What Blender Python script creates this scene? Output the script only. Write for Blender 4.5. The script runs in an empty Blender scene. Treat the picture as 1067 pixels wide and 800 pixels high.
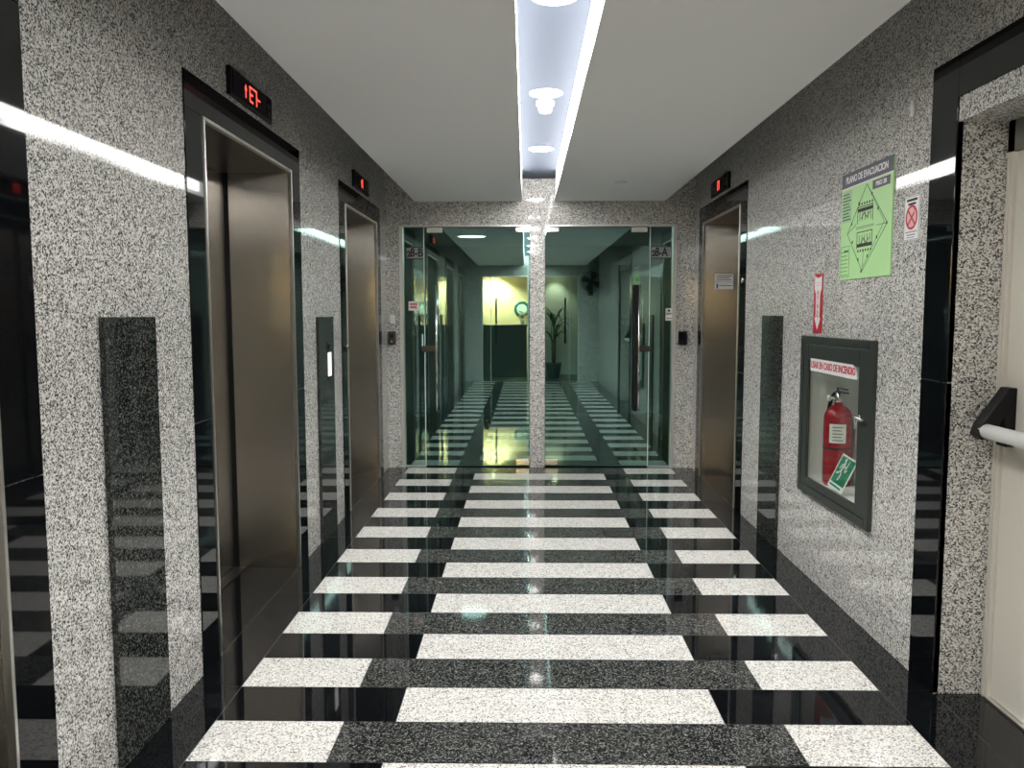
import bpy, bmesh, math, random
from mathutils import Matrix, Vector
random.seed(7)
S = bpy.context.scene
COL = S.collection
PI = math.pi

# ------------------------------------------------------------------ dimensions (metres)
XL, XR = -1.347, 1.613            # faces of the two long walls
YF, YB = 7.80, -2.25              # far wall face, wall behind the camera
ZC, ZCH, ZTOP = 2.568, 2.78, 3.05 # hung ceiling, light channel top, slab
CL, CR = -0.037, 0.27             # light channel sides
EYE = 1.5

# ------------------------------------------------------------------ materials
def nt(name):
    m = bpy.data.materials.new(name); m.use_nodes = True
    t = m.node_tree; t.nodes.clear()
    o = t.nodes.new('ShaderNodeOutputMaterial')
    return m, t, o

def plain(name, col, rough=.5, metal=0., ior=1.5, bump=0., bscale=200., emit=None, es=0.):
    m, t, o = nt(name)
    b = t.nodes.new('ShaderNodeBsdfPrincipled')
    b.inputs['Base Color'].default_value = (*col, 1)
    b.inputs['Roughness'].default_value = rough
    b.inputs['Metallic'].default_value = metal
    b.inputs['IOR'].default_value = ior
    if emit:
        b.inputs['Emission Color'].default_value = (*emit, 1)
        b.inputs['Emission Strength'].default_value = es
    tc = t.nodes.new('ShaderNodeTexCoord')
    n = t.nodes.new('ShaderNodeTexNoise'); n.inputs['Scale'].default_value = bscale
    t.links.new(tc.outputs['Object'], n.inputs['Vector'])
    if bump:
        bp = t.nodes.new('ShaderNodeBump'); bp.inputs['Strength'].default_value = bump
        bp.inputs['Distance'].default_value = .002
        t.links.new(n.outputs['Fac'], bp.inputs['Height']); t.links.new(bp.outputs[0], b.inputs['Normal'])
    else:   # faint wear in the gloss
        mr = t.nodes.new('ShaderNodeMapRange')
        mr.inputs['To Min'].default_value = max(0, rough - .015); mr.inputs['To Max'].default_value = rough + .015
        t.links.new(n.outputs['Fac'], mr.inputs['Value']); t.links.new(mr.outputs[0], b.inputs['Roughness'])
    t.links.new(b.outputs[0], o.inputs[0])
    return m

def granite(name, stops, scale=120., rough=.05, ior=1.5, mottle=.12):
    """speckled polished stone: coloured crystal cells of two sizes"""
    m, t, o = nt(name)
    b = t.nodes.new('ShaderNodeBsdfPrincipled')
    b.inputs['Roughness'].default_value = rough; b.inputs['IOR'].default_value = ior
    tc = t.nodes.new('ShaderNodeTexCoord')
    vals = []
    for k, (s, off) in enumerate(((scale, 0.), (scale*1.9, 3.7))):
        mp = t.nodes.new('ShaderNodeMapping'); mp.inputs['Location'].default_value = (off, off*1.3, off*.7)
        v = t.nodes.new('ShaderNodeTexVoronoi'); v.inputs['Scale'].default_value = s
        t.links.new(tc.outputs['Object'], mp.inputs['Vector']); t.links.new(mp.outputs[0], v.inputs['Vector'])
        sp = t.nodes.new('ShaderNodeSeparateColor'); t.links.new(v.outputs['Color'], sp.inputs[0])
        vals.append(sp.outputs[k])
    mx = t.nodes.new('ShaderNodeMix'); mx.data_type = 'FLOAT'; mx.inputs['Factor'].default_value = .33
    t.links.new(vals[0], mx.inputs[2]); t.links.new(vals[1], mx.inputs[3])
    n = t.nodes.new('ShaderNodeTexNoise'); n.inputs['Scale'].default_value = 26.; n.inputs['Detail'].default_value = 3
    t.links.new(tc.outputs['Object'], n.inputs['Vector'])
    ma = t.nodes.new('ShaderNodeMath'); ma.operation = 'MULTIPLY_ADD'
    ma.inputs[1].default_value = mottle*2; ma.inputs[2].default_value = -mottle
    t.links.new(n.outputs['Fac'], ma.inputs[0])
    ad = t.nodes.new('ShaderNodeMath'); ad.operation = 'ADD'
    t.links.new(mx.outputs[0], ad.inputs[0]); t.links.new(ma.outputs[0], ad.inputs[1])
    r = t.nodes.new('ShaderNodeValToRGB'); r.color_ramp.interpolation = 'LINEAR'
    e = r.color_ramp.elements
    while len(e) > 1: e.remove(e[-1])
    e[0].position = stops[0][0]; e[0].color = (*stops[0][1], 1)
    for p, c in stops[1:]:
        x = e.new(p); x.color = (*c, 1)
    t.links.new(ad.outputs[0], r.inputs[0]); t.links.new(r.outputs[0], b.inputs['Base Color'])
    t.links.new(b.outputs[0], o.inputs[0])
    return m

def emissive(name, col, strength):
    m, t, o = nt(name)
    e = t.nodes.new('ShaderNodeEmission'); e.inputs[0].default_value = (*col, 1); e.inputs[1].default_value = strength
    t.links.new(e.outputs[0], o.inputs[0])
    return m

def mirror_glass(name, refl, trans):
    """tinted reflective pane: it mirrors the lobby and lets some of the room behind through"""
    m, t, o = nt(name)
    g = t.nodes.new('ShaderNodeBsdfGlossy'); g.inputs['Color'].default_value = (*refl, 1); g.inputs['Roughness'].default_value = 0.
    tr = t.nodes.new('ShaderNodeBsdfTransparent'); tr.inputs['Color'].default_value = (*trans, 1)
    a = t.nodes.new('ShaderNodeAddShader')
    t.links.new(g.outputs[0], a.inputs[0]); t.links.new(tr.outputs[0], a.inputs[1]); t.links.new(a.outputs[0], o.inputs[0])
    return m

def steel(name, col, rough=.2, wave=.25, dist=.02, aniso=0.):
    m, t, o = nt(name)
    b = t.nodes.new('ShaderNodeBsdfPrincipled'); b.inputs['Metallic'].default_value = 1
    b.inputs['Base Color'].default_value = (*col, 1); b.inputs['Roughness'].default_value = rough
    if aniso:   # upright hairline brushing spreads reflections sideways
        b.inputs['Anisotropic'].default_value = aniso
        tg = t.nodes.new('ShaderNodeTangent'); tg.direction_type = 'RADIAL'; tg.axis = 'Y'
        t.links.new(tg.outputs[0], b.inputs['Tangent'])
    tc = t.nodes.new('ShaderNodeTexCoord')
    mp = t.nodes.new('ShaderNodeMapping'); mp.inputs['Scale'].default_value = (.8, 4.5, .8)
    n = t.nodes.new('ShaderNodeTexNoise'); n.inputs['Scale'].default_value = 1.6; n.inputs['Detail'].default_value = 1
    t.links.new(tc.outputs['Object'], mp.inputs[0]); t.links.new(mp.outputs[0], n.inputs['Vector'])
    mp2 = t.nodes.new('ShaderNodeMapping'); mp2.inputs['Scale'].default_value = (500, 3, 500)
    n2 = t.nodes.new('ShaderNodeTexNoise'); n2.inputs['Scale'].default_value = 1.
    t.links.new(tc.outputs['Object'], mp2.inputs[0]); t.links.new(mp2.outputs[0], n2.inputs['Vector'])
    mr = t.nodes.new('ShaderNodeMapRange'); mr.inputs['To Min'].default_value = rough*.94; mr.inputs['To Max'].default_value = rough*1.06
    t.links.new(n2.outputs['Fac'], mr.inputs['Value']); t.links.new(mr.outputs[0], b.inputs['Roughness'])
    bp = t.nodes.new('ShaderNodeBump'); bp.inputs['Strength'].default_value = wave; bp.inputs['Distance'].default_value = dist
    t.links.new(n.outputs['Fac'], bp.inputs['Height']); t.links.new(bp.outputs[0], b.inputs['Normal'])
    t.links.new(b.outputs[0], o.inputs[0])
    return m

M = {}
M['wall'] = granite('light_grey_granite', [(.20, (.03, .03, .028)), (.34, (.19, .186, .178)), (.46, (.50, .49, .468)), (.60, (.70, .69, .665)), (.85, (.84, .83, .80))], 195, .045, 1.38)
M['tile_w'] = granite('white_granite_tile', [(.18, (.16, .155, .15)), (.30, (.44, .43, .41)), (.44, (.72, .71, .68)), (.62, (.80, .79, .765))], 190, .05)
M['tile_g'] = granite('dark_grey_granite_tile', [(.36, (.008, .009, .009)), (.55, (.032, .035, .034)), (.70, (.10, .105, .10)), (.88, (.24, .24, .23))], 190, .05)
M['panel'] = granite('dark_grey_granite_panel', [(.35, (.006, .008, .007)), (.55, (.022, .026, .024)), (.72, (.075, .08, .075)), (.9, (.16, .16, .15))], 200, .05)
M['black'] = granite('polished_black_granite', [(.3, (.0025, .003, .0035)), (.8, (.006, .007, .009))], 160, .035, 1.42)
M['grout'] = plain('grout', (.16, .16, .15), .7)
M['paint'] = plain('white_ceiling_paint', (.93, .93, .93), .75, bump=.05, bscale=90)
M['steel'] = steel('brushed_stainless_steel', (.56, .525, .48), .26, .07, .02, 1.)
M['slate_paint'] = plain('blue_grey_channel_paint', (.026, .036, .056), .8)  # channel top darkened in colour to hold back the light of the strips
M['steel_dark'] = steel('dark_stainless_steel', (.10, .097, .09), .3, .1)
M['trim'] = plain('bright_steel_trim', (.78, .77, .74), .28, 1.)
M['chrome'] = plain('polished_steel', (.80, .80, .79), .12, 1.)
M['alu'] = plain('pale_anodised_aluminium', (.74, .75, .74), .38, .7)
M['black_plastic'] = plain('black_plastic', (.006, .006, .007), .5, ior=1.35)
M['black_gloss'] = plain('black_display_glass', (.006, .006, .012), .1)
M['white_plastic'] = plain('white_plastic', (.82, .82, .80), .4)
M['cream'] = plain('cream_door_paint', (.66, .63, .56), .42, bump=.03, bscale=60)
M['cream_dark'] = plain('door_head_paint', (.16, .155, .13), .5)  # door head in a darker tone than the leaf and jamb
M['red_led'] = emissive('red_led', (1., .06, .04), 2.2)
M['led'] = emissive('led_strip_light', (1., .985, .96), 10.)
M['lamp'] = emissive('downlight_lens', (1., .985, .95), 330.)
M['lamp_dim'] = emissive('office_lamp_lens', (1., .98, .88), 5.)
M['glass_face'] = mirror_glass('reflective_teal_glass', (.235, .375, .345), (.25, .43, .43))
M['glass_back'] = mirror_glass('teal_glass_inner_face', (.015, .02, .02), (.93, .97, .96))
M['glass_edge'] = plain('glass_edge', (.62, .78, .72), .25)
M['clear_face'] = mirror_glass('clear_glass', (.04, .045, .045), (.92, .93, .92))
M['cab_glass'] = mirror_glass('cabinet_glass', (.055, .06, .058), (.86, .89, .87))
M['gunmetal'] = plain('dark_bronze_metal', (.075, .085, .078), .32, .65)
M['cab_in'] = plain('cabinet_inner_paint', (.88, .90, .88), .5)
M['red_paint'] = plain('red_extinguisher_paint', (.34, .008, .02), .25)
M['rubber'] = plain('black_rubber', (.012, .012, .012), .55)
M['label'] = plain('paper_label', (.78, .77, .72), .6)
M['grey_ink'] = plain('grey_print', (.20, .20, .20), .6)
M['ink'] = plain('black_print', (.015, .015, .015), .6)
M['sign_white'] = plain('white_sign_plastic', (.80, .80, .80), .4)
M['sign_red'] = plain('red_sign_print', (.52, .015, .035), .45)
M['sign_pink'] = plain('pink_sign_print', (.80, .45, .45), .5)
M['exit_green'] = plain('green_sign_print', (.0, .19, .085), .4)
M['plan_green'] = plain('light_green_board', (.48, .80, .37), .45)
M['plan_pale'] = plain('pale_green_print', (.42, .62, .38), .5)
M['plan_head'] = plain('slate_header', (.085, .08, .115), .45)
M['plan_line'] = plain('dark_green_line', (.05, .16, .05), .5)
M['number_plate'] = plain('frosted_grey_film', (.27, .30, .29), .5)
M['office_wall'] = plain('office_wall_paint', (.28, .30, .31), .7)
M['office_floor'] = plain('office_floor', (.05, .055, .055), .3)
M['office_ceiling'] = plain('office_ceiling', (.5, .5, .48), .7)
M['yellow_wall'] = plain('warm_reception_wall', (.80, .66, .44), .7)
M['grey_wall'] = plain('pale_reception_wall', (.55, .56, .52), .7)
M['dark_wood'] = plain('dark_counter_veneer', (.02, .022, .02), .3)
M['warm_lamp'] = emissive('warm_lamp_lens', (1., .80, .42), 40.)
M['teal_rim'] = plain('teal_rim', (.01, .10, .13), .3)
M['pale_dial'] = plain('pale_dial', (.65, .85, .85), .4)
M['leaf'] = plain('palm_leaf', (.03, .09, .035), .5)
M['stalk'] = plain('brown_stalk', (.09, .06, .03), .7)
M['clay'] = plain('grey_pot', (.12, .12, .11), .6)
M['petal'] = plain('white_petal', (.75, .75, .70), .6)
M['screen'] = plain('lit_button_plate', (.85, .85, .82), .4, emit=(1, 1, .96), es=.55)

# ------------------------------------------------------------------ mesh helpers
class MB:
    def __init__(s): s.v = []; s.f = []; s.mi = []; s.sm = []
    def face(s, pts, m=0, smooth=False):
        n = len(s.v); s.v += [tuple(p) for p in pts]; s.f.append(tuple(range(n, n+len(pts)))); s.mi.append(m); s.sm.append(smooth)
        return s
    def box(s, a0, a1, b0, b1, c0, c1, m=0, mm=None):
        """mm: material per side (a0, a1, b0, b1, c0, c1)"""
        n = len(s.v)
        s.v += [(a, b, c) for a in (a0, a1) for b in (b0, b1) for c in (c0, c1)]
        q = [(0, 1, 3, 2), (4, 6, 7, 5), (0, 4, 5, 1), (2, 3, 7, 6), (0, 2, 6, 4), (1, 5, 7, 3)]
        for k, t in enumerate(q):
            s.f.append(tuple(n+i for i in t)); s.mi.append(mm[k] if mm else m); s.sm.append(False)
        return s
    def rings(s, rings, m=0, cap=True, smooth=True, closed=False):
        n0 = len(s.v); k = len(rings[0])
        for r in rings: s.v += [tuple(p) for p in r]
        R = len(rings)
        for i in range(R if closed else R-1):
            for j in range(k):
                a = n0+i*k+j; b = n0+i*k+(j+1) % k
                i2 = (i+1) % R
                s.f.append((a, b, n0+i2*k+(j+1) % k, n0+i2*k+j)); s.mi.append(m); s.sm.append(smooth)
        if cap and not closed:
            s.f.append(tuple(n0+j for j in reversed(range(k)))); s.mi.append(m); s.sm.append(False)
            s.f.append(tuple(n0+(R-1)*k+j for j in range(k))); s.mi.append(m); s.sm.append(False)
        return s
    def tube(s, pts, r, n=12, m=0, cap=True):
        pts = [Vector(p) for p in pts]
        rr = r if isinstance(r, (list, tuple)) else [r]*len(pts)
        rings = []; up = None
        for i, p in enumerate(pts):
            d = (pts[min(i+1, len(pts)-1)]-pts[max(i-1, 0)]).normalized()
            if up is None:
                up = Vector((0, 0, 1)) if abs(d.z) < .9 else Vector((1, 0, 0))
            x = up.cross(d).normalized(); y = d.cross(x); up = y
            rings.append([p+rr[i]*(math.cos(2*PI*k/n)*x+math.sin(2*PI*k/n)*y) for k in range(n)])
        return s.rings(rings, m, cap)
    def lathe(s, prof, c=(0, 0, 0), axis=2, n=32, m=0, cap=True):
        """prof: (radius, height) along the axis"""
        rings = []
        for r, h in prof:
            ring = []
            for k in range(n):
                a, b = r*math.cos(2*PI*k/n), r*math.sin(2*PI*k/n)
                p = {2: (a, b, h), 1: (b, h, a), 0: (h, a, b)}[axis]
                ring.append((c[0]+p[0], c[1]+p[1], c[2]+p[2]))
            rings.append(ring)
        return s.rings(rings, m, cap)
    def prism(s, outline, w0, w1, m=0):
        """outline in the (u, v) plane, pulled from w0 to w1"""
        k = len(outline)
        return s.rings([[(u, v, w0) for u, v in outline], [(u, v, w1) for u, v in outline]], m, True, False)
    def stroke(s, pts, width, w0, w1, m=0):
        for (a, b), (c, d) in zip(pts, pts[1:]):
            L = math.hypot(c-a, d-b) or 1e-6
            nx, ny = -(d-b)/L*width/2, (c-a)/L*width/2
            ex, ey = (c-a)/L*width/2, (d-b)/L*width/2
            s.prism([(a-ex+nx, b-ey+ny), (a-ex-nx, b-ey-ny), (c+ex-nx, d+ey-ny), (c+ex+nx, d+ey+ny)], w0, w1, m)
        return s
    def build(s, name, mats, parent=None, bevel=0., seg=2, fix=True):
        me = bpy.data.meshes.new(name)
        me.from_pydata(s.v, [], s.f); me.update()
        if not isinstance(mats, (list, tuple)): mats = [mats]
        for m in mats: me.materials.append(m)
        for p, k, q in zip(me.polygons, s.mi, s.sm): p.material_index = k; p.use_smooth = q
        if fix:
            b = bmesh.new(); b.from_mesh(me); bmesh.ops.recalc_face_normals(b, faces=b.faces); b.to_mesh(me); b.free()
        o = bpy.data.objects.new(name, me); COL.objects.link(o)
        if parent: o.parent = parent
        if bevel:
            d = o.modifiers.new('edge', 'BEVEL'); d.width = bevel; d.segments = seg; d.limit_method = 'ANGLE'
        return o

def text(name, body, size, mat, parent, u, v, w, width=None, align='CENTER', bold=0., rot=0., depth=.0004):
    """flat lettering in the parent's (u, v) plane, made into a mesh"""
    c = bpy.data.curves.new(name, 'FONT'); c.body = body; c.size = size; c.align_x = align; c.align_y = 'CENTER'
    c.offset = bold; c.extrude = depth
    t = bpy.data.objects.new(name, c); COL.objects.link(t)
    dg = bpy.context.evaluated_depsgraph_get(); dg.update()
    me = bpy.data.meshes.new_from_object(t.evaluated_get(dg)); me.name = name
    bpy.data.objects.remove(t)
    xs = [q.co.x for q in me.vertices]
    sx = width/(max(xs)-min(xs)) if width else 1.
    R = Matrix.Translation((u, v, w)) @ Matrix.Rotation(rot, 4, 'Z') @ Matrix.Diagonal((sx, 1, 1, 1))
    me.transform(R); me.materials.clear(); me.materials.append(mat)
    o = bpy.data.objects.new(name, me); COL.objects.link(o); o.parent = parent
    return o

def frame_matrix(side, along, z=0., off=0.):
    """local u = reading direction, v = up, w = out of the wall"""
    if side == 'L':  ax = ((0, 1, 0), (0, 0, 1), (1, 0, 0)); org = (XL+off, along, z)
    elif side == 'R': ax = ((0, -1, 0), (0, 0, 1), (-1, 0, 0)); org = (XR-off, along, z)
    elif side == 'F': ax = ((1, 0, 0), (0, 0, 1), (0, -1, 0)); org = (along, YF-off, z)
    elif side == 'B': ax = ((-1, 0, 0), (0, 0, 1), (0, 1, 0)); org = (along, YB+off, z)
    m = Matrix.Identity(4)
    for i in range(3):
        for j in range(3): m[j][i] = ax[i][j]
        m[i][3] = org[i]
    return m

def tag(o, label=None, cat=None, group=None, kind=None):
    if label: o['label'] = label
    if cat: o['category'] = cat
    if group: o['group'] = group
    if kind: o['kind'] = kind
    return o

def thing(name, label, cat, mat=None, group=None):
    o = bpy.data.objects.new(name, None); COL.objects.link(o); o.empty_display_size = .05
    if mat is not None: o.matrix_world = mat if isinstance(mat, Matrix) else Matrix.Translation(mat)
    return tag(o, label, cat, group)

def kids(o): return [c for c in bpy.data.objects if c.parent == o]
def copy_tree(o, parent=None):
    c = o.copy(); COL.objects.link(c)
    if parent: c.parent = parent
    for k in kids(o): copy_tree(k, c)
    return c

# ------------------------------------------------------------------ the setting
EL = [-1.25, 1.38, 4.035, 6.675]     # lift centres along the left wall
ER = [6.79]                          # and on the right wall
OH, FH = .62, .81                    # half widths: opening, black surround
OZ, FZ = 2.305, 2.465
REC = .385                           # depth of the lift recess
XY0, XY1 = 1.72, 3.105               # escape door recess, along Y
XREC = 1.81

def floor():
    b = MB()
    b.box(XL-.5, XR+.5, YB-.1, 8.0, -.10, -.003, 0)
    g = .0012; p = .2735; y00 = 2.578
    def tile(x0, x1, y0, y1, m): b.face([(x0+g, y0+g, 0), (x1-g, y0+g, 0), (x1-g, y1-g, 0), (x0+g, y1-g, 0)], m)
    xo0, xi0, xc0, xc1, xi1, xo1 = -1.15, -.672, -.48, .73, .945, 1.41
    for n in range(-18, 19):
        y0, y1 = y00+p*n, y00+p*(n+1)
        y0 = max(y0, YB)
        if n % 2 == 0:
            tile(xo0, xi0, y0, y1, 1); tile(xi0, xi1, y0, y1, 2); tile(xi1, xo1, y0, y1, 1)
        else:
            tile(xo0, xc0, y0, y1, 3); tile(xc0, xc1, y0, y1, 1); tile(xc1, xo1, y0, y1, 3)
    yl = y00+p*19
    tile(XL, XR, yl, 7.9, 3)
    ys = [YB]+[y00+p*n for n in range(-14, 20, 4)]+[yl]
    for a, c in zip(ys, ys[1:]):
        if c-a > .01:
            tile(XL, xo0, a, c, 3); tile(xo1, XR, a, c, 3)
    for e in EL: tile(XL-REC-.02, XL, e-OH-.02, e+OH+.02, 3)
    for e in ER: tile(XR, XR+REC+.02, e-OH-.02, e+OH+.02, 3)
    tile(XR, XREC+.1, XY0, XY1, 3)
    o = b.build('floor', [M['grout'], M['tile_w'], M['tile_g'], M['black']], fix=False)
    tag(o, kind='structure')
floor()

def side_wall(name, x0, x1, holes):
    b = MB(); y = YB-.1
    for a, c, zt in sorted(holes):
        b.box(x0, x1, y, a, -.02, ZTOP); b.box(x0, x1, a, c, zt, ZTOP); y = c
    b.box(x0, x1, y, YF+.2, -.02, ZTOP)
    tag(b.build(name, M['wall']), kind='structure')
side_wall('wall_left', XL-.2, XL, [(e-OH-.02, e+OH+.02, OZ+.02) for e in EL])
b = MB()
y = YB-.1
for a, c, zt, x1 in ((XY0, XY1, 2.21, XREC+.06), (3.70+.03, 4.715-.03, None, 0), (ER[0]-OH-.02, ER[0]+OH+.02, OZ+.02, XR+.2)):
    b.box(XR, XR+.26, y, a, -.02, ZTOP)
    if zt is None: b.box(XR, XR+.26, a, c, -.02, .50); b.box(XR, XR+.26, a, c, 1.355, ZTOP)
    else: b.box(XR, XR+.26, a, c, zt, ZTOP)
    y = c
b.box(XR, XR+.26, y, YF+.2, -.02, ZTOP)
tag(b.build('wall_right', M['wall']), kind='structure')

GX0, GX1, PX0, PX1, GZ = -1.216, 1.440, .037, .182, 2.346
b = MB()
b.box(XL, GX0, YF, YF+.18, 0, ZTOP).box(GX1, XR, YF, YF+.18, 0, ZTOP).box(GX0, GX1, YF, YF+.18, GZ, ZTOP)
tag(b.build('wall_far', M['wall']), kind='structure')
tag(MB().box(PX0, PX1, YF-.012, YF+.18, 0, GZ).build('pillar', M['wall'], bevel=.003), kind='structure')
BX0, BX1 = -.98, 1.17
b = MB()
b.box(XL, BX0, YB-.15, YB, 0, ZTOP).box(BX1, XR, YB-.15, YB, 0, ZTOP).box(BX0, BX1, YB-.15, YB, 2.34, ZTOP).box(.06, .16, YB-.15, YB, 0, 2.34)
tag(b.build('wall_near', M['wall']), kind='structure')

def ceiling():
    b = MB(); t = .035
    b.box(-1.06, CL, YB, YF, ZC, ZC+t).box(CR, 1.32, YB, YF, ZC, ZC+t)
    b.box(CL-.03, CL-.009, YB, YF, ZC+t, ZCH+.03).box(CR+.009, CR+.03, YB, YF, ZC+t, ZCH+.03)
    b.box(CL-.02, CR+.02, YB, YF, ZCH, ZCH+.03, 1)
    b.box(XL-.2, XR+.3, YB-.1, YF+.2, ZTOP, ZTOP+.1)
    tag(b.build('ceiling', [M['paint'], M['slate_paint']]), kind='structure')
ceiling()

# escape door surround in black stone, and the plain cream door itself
b = MB(); zj = 1.235
for y0, y1 in ((3.105, 3.30), (XY0-.195, XY0)):
    b.box(XR-.006, XR+.02, y0, y1, 0, zj-.001).box(XR-.006, XR+.02, y0, y1, zj+.001, 2.456)
b.box(XR-.006, XR+.02, XY0, 3.105, 2.30, 2.456)
tag(b.build('trim_1', M['black'], bevel=.0015), kind='structure')
d1 = tag(MB().box(XREC, XREC+.05, XY0, XY1-.045, .012, 2.093).build('door_1', M['cream'], bevel=.002), 'cream metal escape door with a white push bar in the right wall', kind='structure')
b = MB()
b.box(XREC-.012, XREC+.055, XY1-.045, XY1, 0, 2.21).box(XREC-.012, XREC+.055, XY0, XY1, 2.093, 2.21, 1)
b.box(XREC-.018, XREC-.0125, XY1-.028, XY1-.014, 0, 2.093)
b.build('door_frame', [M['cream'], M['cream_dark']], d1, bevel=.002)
MB().box(XREC-.02, XREC+.03, XY0, XY1-.045, 0, .010).build('threshold', M['trim'], d1)
MB().tube([(XREC-.105, 3.0, 1.065), (XREC-.105, 1.80, 1.065)], .027, 20).build('push_bar', M['white_plastic'], d1)
b = MB()   # triangular end bracket of the push bar, drawn in X-Z and given its thickness along Y
for y0, y1 in ((2.985, 3.045), (1.78, 1.84)):
    out = [(XREC, 1.005), (XREC, 1.225), (XREC-.03, 1.225), (XREC-.075, 1.16), (XREC-.125, 1.09), (XREC-.138, 1.05), (XREC-.12, 1.03), (XREC-.085, 1.045), (XREC-.055, 1.10), (XREC-.042, 1.115), (XREC-.036, 1.005)]
    b.rings([[(x, y0, z) for x, z in out], [(x, y1, z) for x, z in out]], 0, True, False)
b.build('bracket', M['black_plastic'], d1, bevel=.004, seg=3)

# ------------------------------------------------------------------ glass fronts
def pane(b, u0, u1, v0, v1, w0=-.05, t=.010):
    b.box(u0, u1, v0, v1, w0-t, w0, mm=(2, 2, 2, 2, 1, 0))
GM = [M['glass_face'], M['glass_back'], M['glass_edge']]
def patch(b, u0, u1, v0, v1, w=-.05, d=.014):
    b.box(u0, u1, v0, v1, w-.01-d, w+d)

def glass_front(k, flip, u_side, u_div, u_pil, number, handle_u):
    """one office front of the far wall: side light + pivoting leaf. flip=+1 when the side light is on the left"""
    T = frame_matrix('F', 0)
    win = bpy.data.objects.new('window_%d' % k, None); COL.objects.link(win); win.matrix_world = T; tag(win, kind='structure')
    lo, hi = sorted((u_side, u_div))
    b = MB(); pane(b, lo+.003, hi-.003, .012, GZ-.012); b.build('pane', GM, win)
    b = MB()   # slim aluminium channel: jamb, head, and foot
    j0, j1 = (GX0, GX0+.032) if flip > 0 else (GX1-.032, GX1)
    b.box(j0, j1, 0, GZ, -.10, .004)
    a0, a1 = (GX0, PX0) if flip > 0 else (PX1, GX1)
    b.box(a0, a1, GZ-.014, GZ, -.10, .004)
    b.box(lo, hi, 0, .012, -.075, -.035)
    b.build('window_frame', M['alu'], win)
    d = bpy.data.objects.new('door_%d' % (k+1), None); COL.objects.link(d); d.matrix_world = T
    tag(d, 'tinted glass office door', kind='structure')
    lo, hi = sorted((u_div, u_pil))
    b = MB(); pane(b, lo+.003, hi-.004, .014, GZ-.020); b.build('pane', GM, d)
    MB().box(u_div-.004, u_div+.004, .012, GZ-.014, -.062, -.046).build('edge_seal', M['glass_edge'], d)
    # patch fittings
    for u0, u1, v0, v1 in ((u_pil-flip*.135, u_pil-flip*.004, .018, .078), (u_pil-flip*.135, u_pil-flip*.004, GZ-.062, GZ-.016)):
        q = MB(); patch(q, min(u0, u1), max(u0, u1), v0, v1); q.build('patch_fitting', M['chrome'], d, bevel=.002)
    q = MB(); c = u_div+flip*.105
    patch(q, c-.075, c+.075, GZ-.066, GZ-.018); q.build('patch_fitting', M['alu'], d, bevel=.002)
    q = MB(); c = u_div+flip*.045
    patch(q, c-.075, c+.055, 1.132, 1.190); q.build('lock', M['steel_dark'], d, bevel=.002)
    # long pull handle with standoffs
    q = MB(); v0, v1 = .56, 1.775
    q.tube([(handle_u, v0, .012), (handle_u, v1, .012)], .0125, 16)
    for v in (v0+.14, v1-.14): q.tube([(handle_u, v, -.05), (handle_u, v, .012)], .008, 10)
    q.build('handle', M['chrome'], d)
    q = MB()
    if flip > 0:
        q.tube([(handle_u, v0, -.115), (handle_u, v1, -.115)], .02, 16)
        for v in (v0+.14, v1-.14): q.tube([(handle_u, v, -.061), (handle_u, v, -.115)], .008, 10)
    else:
        q.box(handle_u-.048, handle_u-.016, v0, v1, -.008, .022)
        for v in (v0+.14, v1-.14): q.tube([(handle_u-.03, v, -.05), (handle_u-.03, v, -.006)], .008, 10)
    q.build('handle', M['black_plastic'], d)
    # number film on the side light
    lo, hi = sorted((u_side, u_div)); lo += .008; hi -= .006
    if flip > 0: lo += .025
    else: hi -= .012
    n = thing('number_plate', 'grey office number plate %s on the glass side light' % number, 'sign', T)
    v0, v1 = 2.032, 2.142
    MB().box(lo, hi, v0, v1, -.0495, -.0485).build('film', M['number_plate'], n)
    MB().box(lo, hi, v1-.004, v1+.004, -.0485, -.0475).box(lo, hi, v0-.004, v0+.004, -.0485, -.0475).box(lo, lo+.004, v0, v1, -.0485, -.0475).box(hi-.004, hi, v0, v1, -.0485, -.0475).build('border', M['ink'], n)
    text('numeral', number[0], .075, M['ink'], n, lo+.026, v0+.043, -.0482, bold=.003)
    text('numeral', number[1:], .112, M['ink'], n, lo+.100, v0+.055, -.0482, width=.122, bold=.003)
glass_front(1, +1, GX0+.026, -.985, PX0, '28-B', -.865)
glass_front(3, -1, GX1-.020, 1.193, PX1, '28-A', 1.087)

# the fronts behind the camera, seen in the glass
def near_front(k, u0, u1, uh):
    T = frame_matrix('B', 0)
    d = bpy.data.objects.new('door_%d' % k, None); COL.objects.link(d); d.matrix_world = T; tag(d, kind='structure')
    b = MB(); pane(b, u0+.02, u1-.02, .012, 2.32, -.06); b.build('pane', [M['clear_face'], M['glass_back'], M['glass_edge']], d)
    b = MB(); b.box(u0, u0+.022, 0, 2.34, -.09, .004).box(u1-.022, u1, 0, 2.34, -.09, .004).box(u0, u1, 2.318, 2.34, -.09, .004); b.build('door_frame', M['alu'], d)
    ud = u0+.20 if uh < (u0+u1)/2 else u1-.20
    MB().box(ud-.006, ud+.006, .012, 2.318, -.075, -.045).build('edge_seal', M['glass_edge'], d)
    q = MB().tube([(uh, .85, 0), (uh, 1.85, 0)], .02, 12)
    for v in (1., 1.7): q.tube([(uh, v, -.06), (uh, v, 0)], .01, 8)
    q.build('handle', M['black_plastic'], d)
near_front(5, -BX1, -.16, -BX1+.30)
near_front(6, -.06, -BX0, -BX0-.32)

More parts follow.
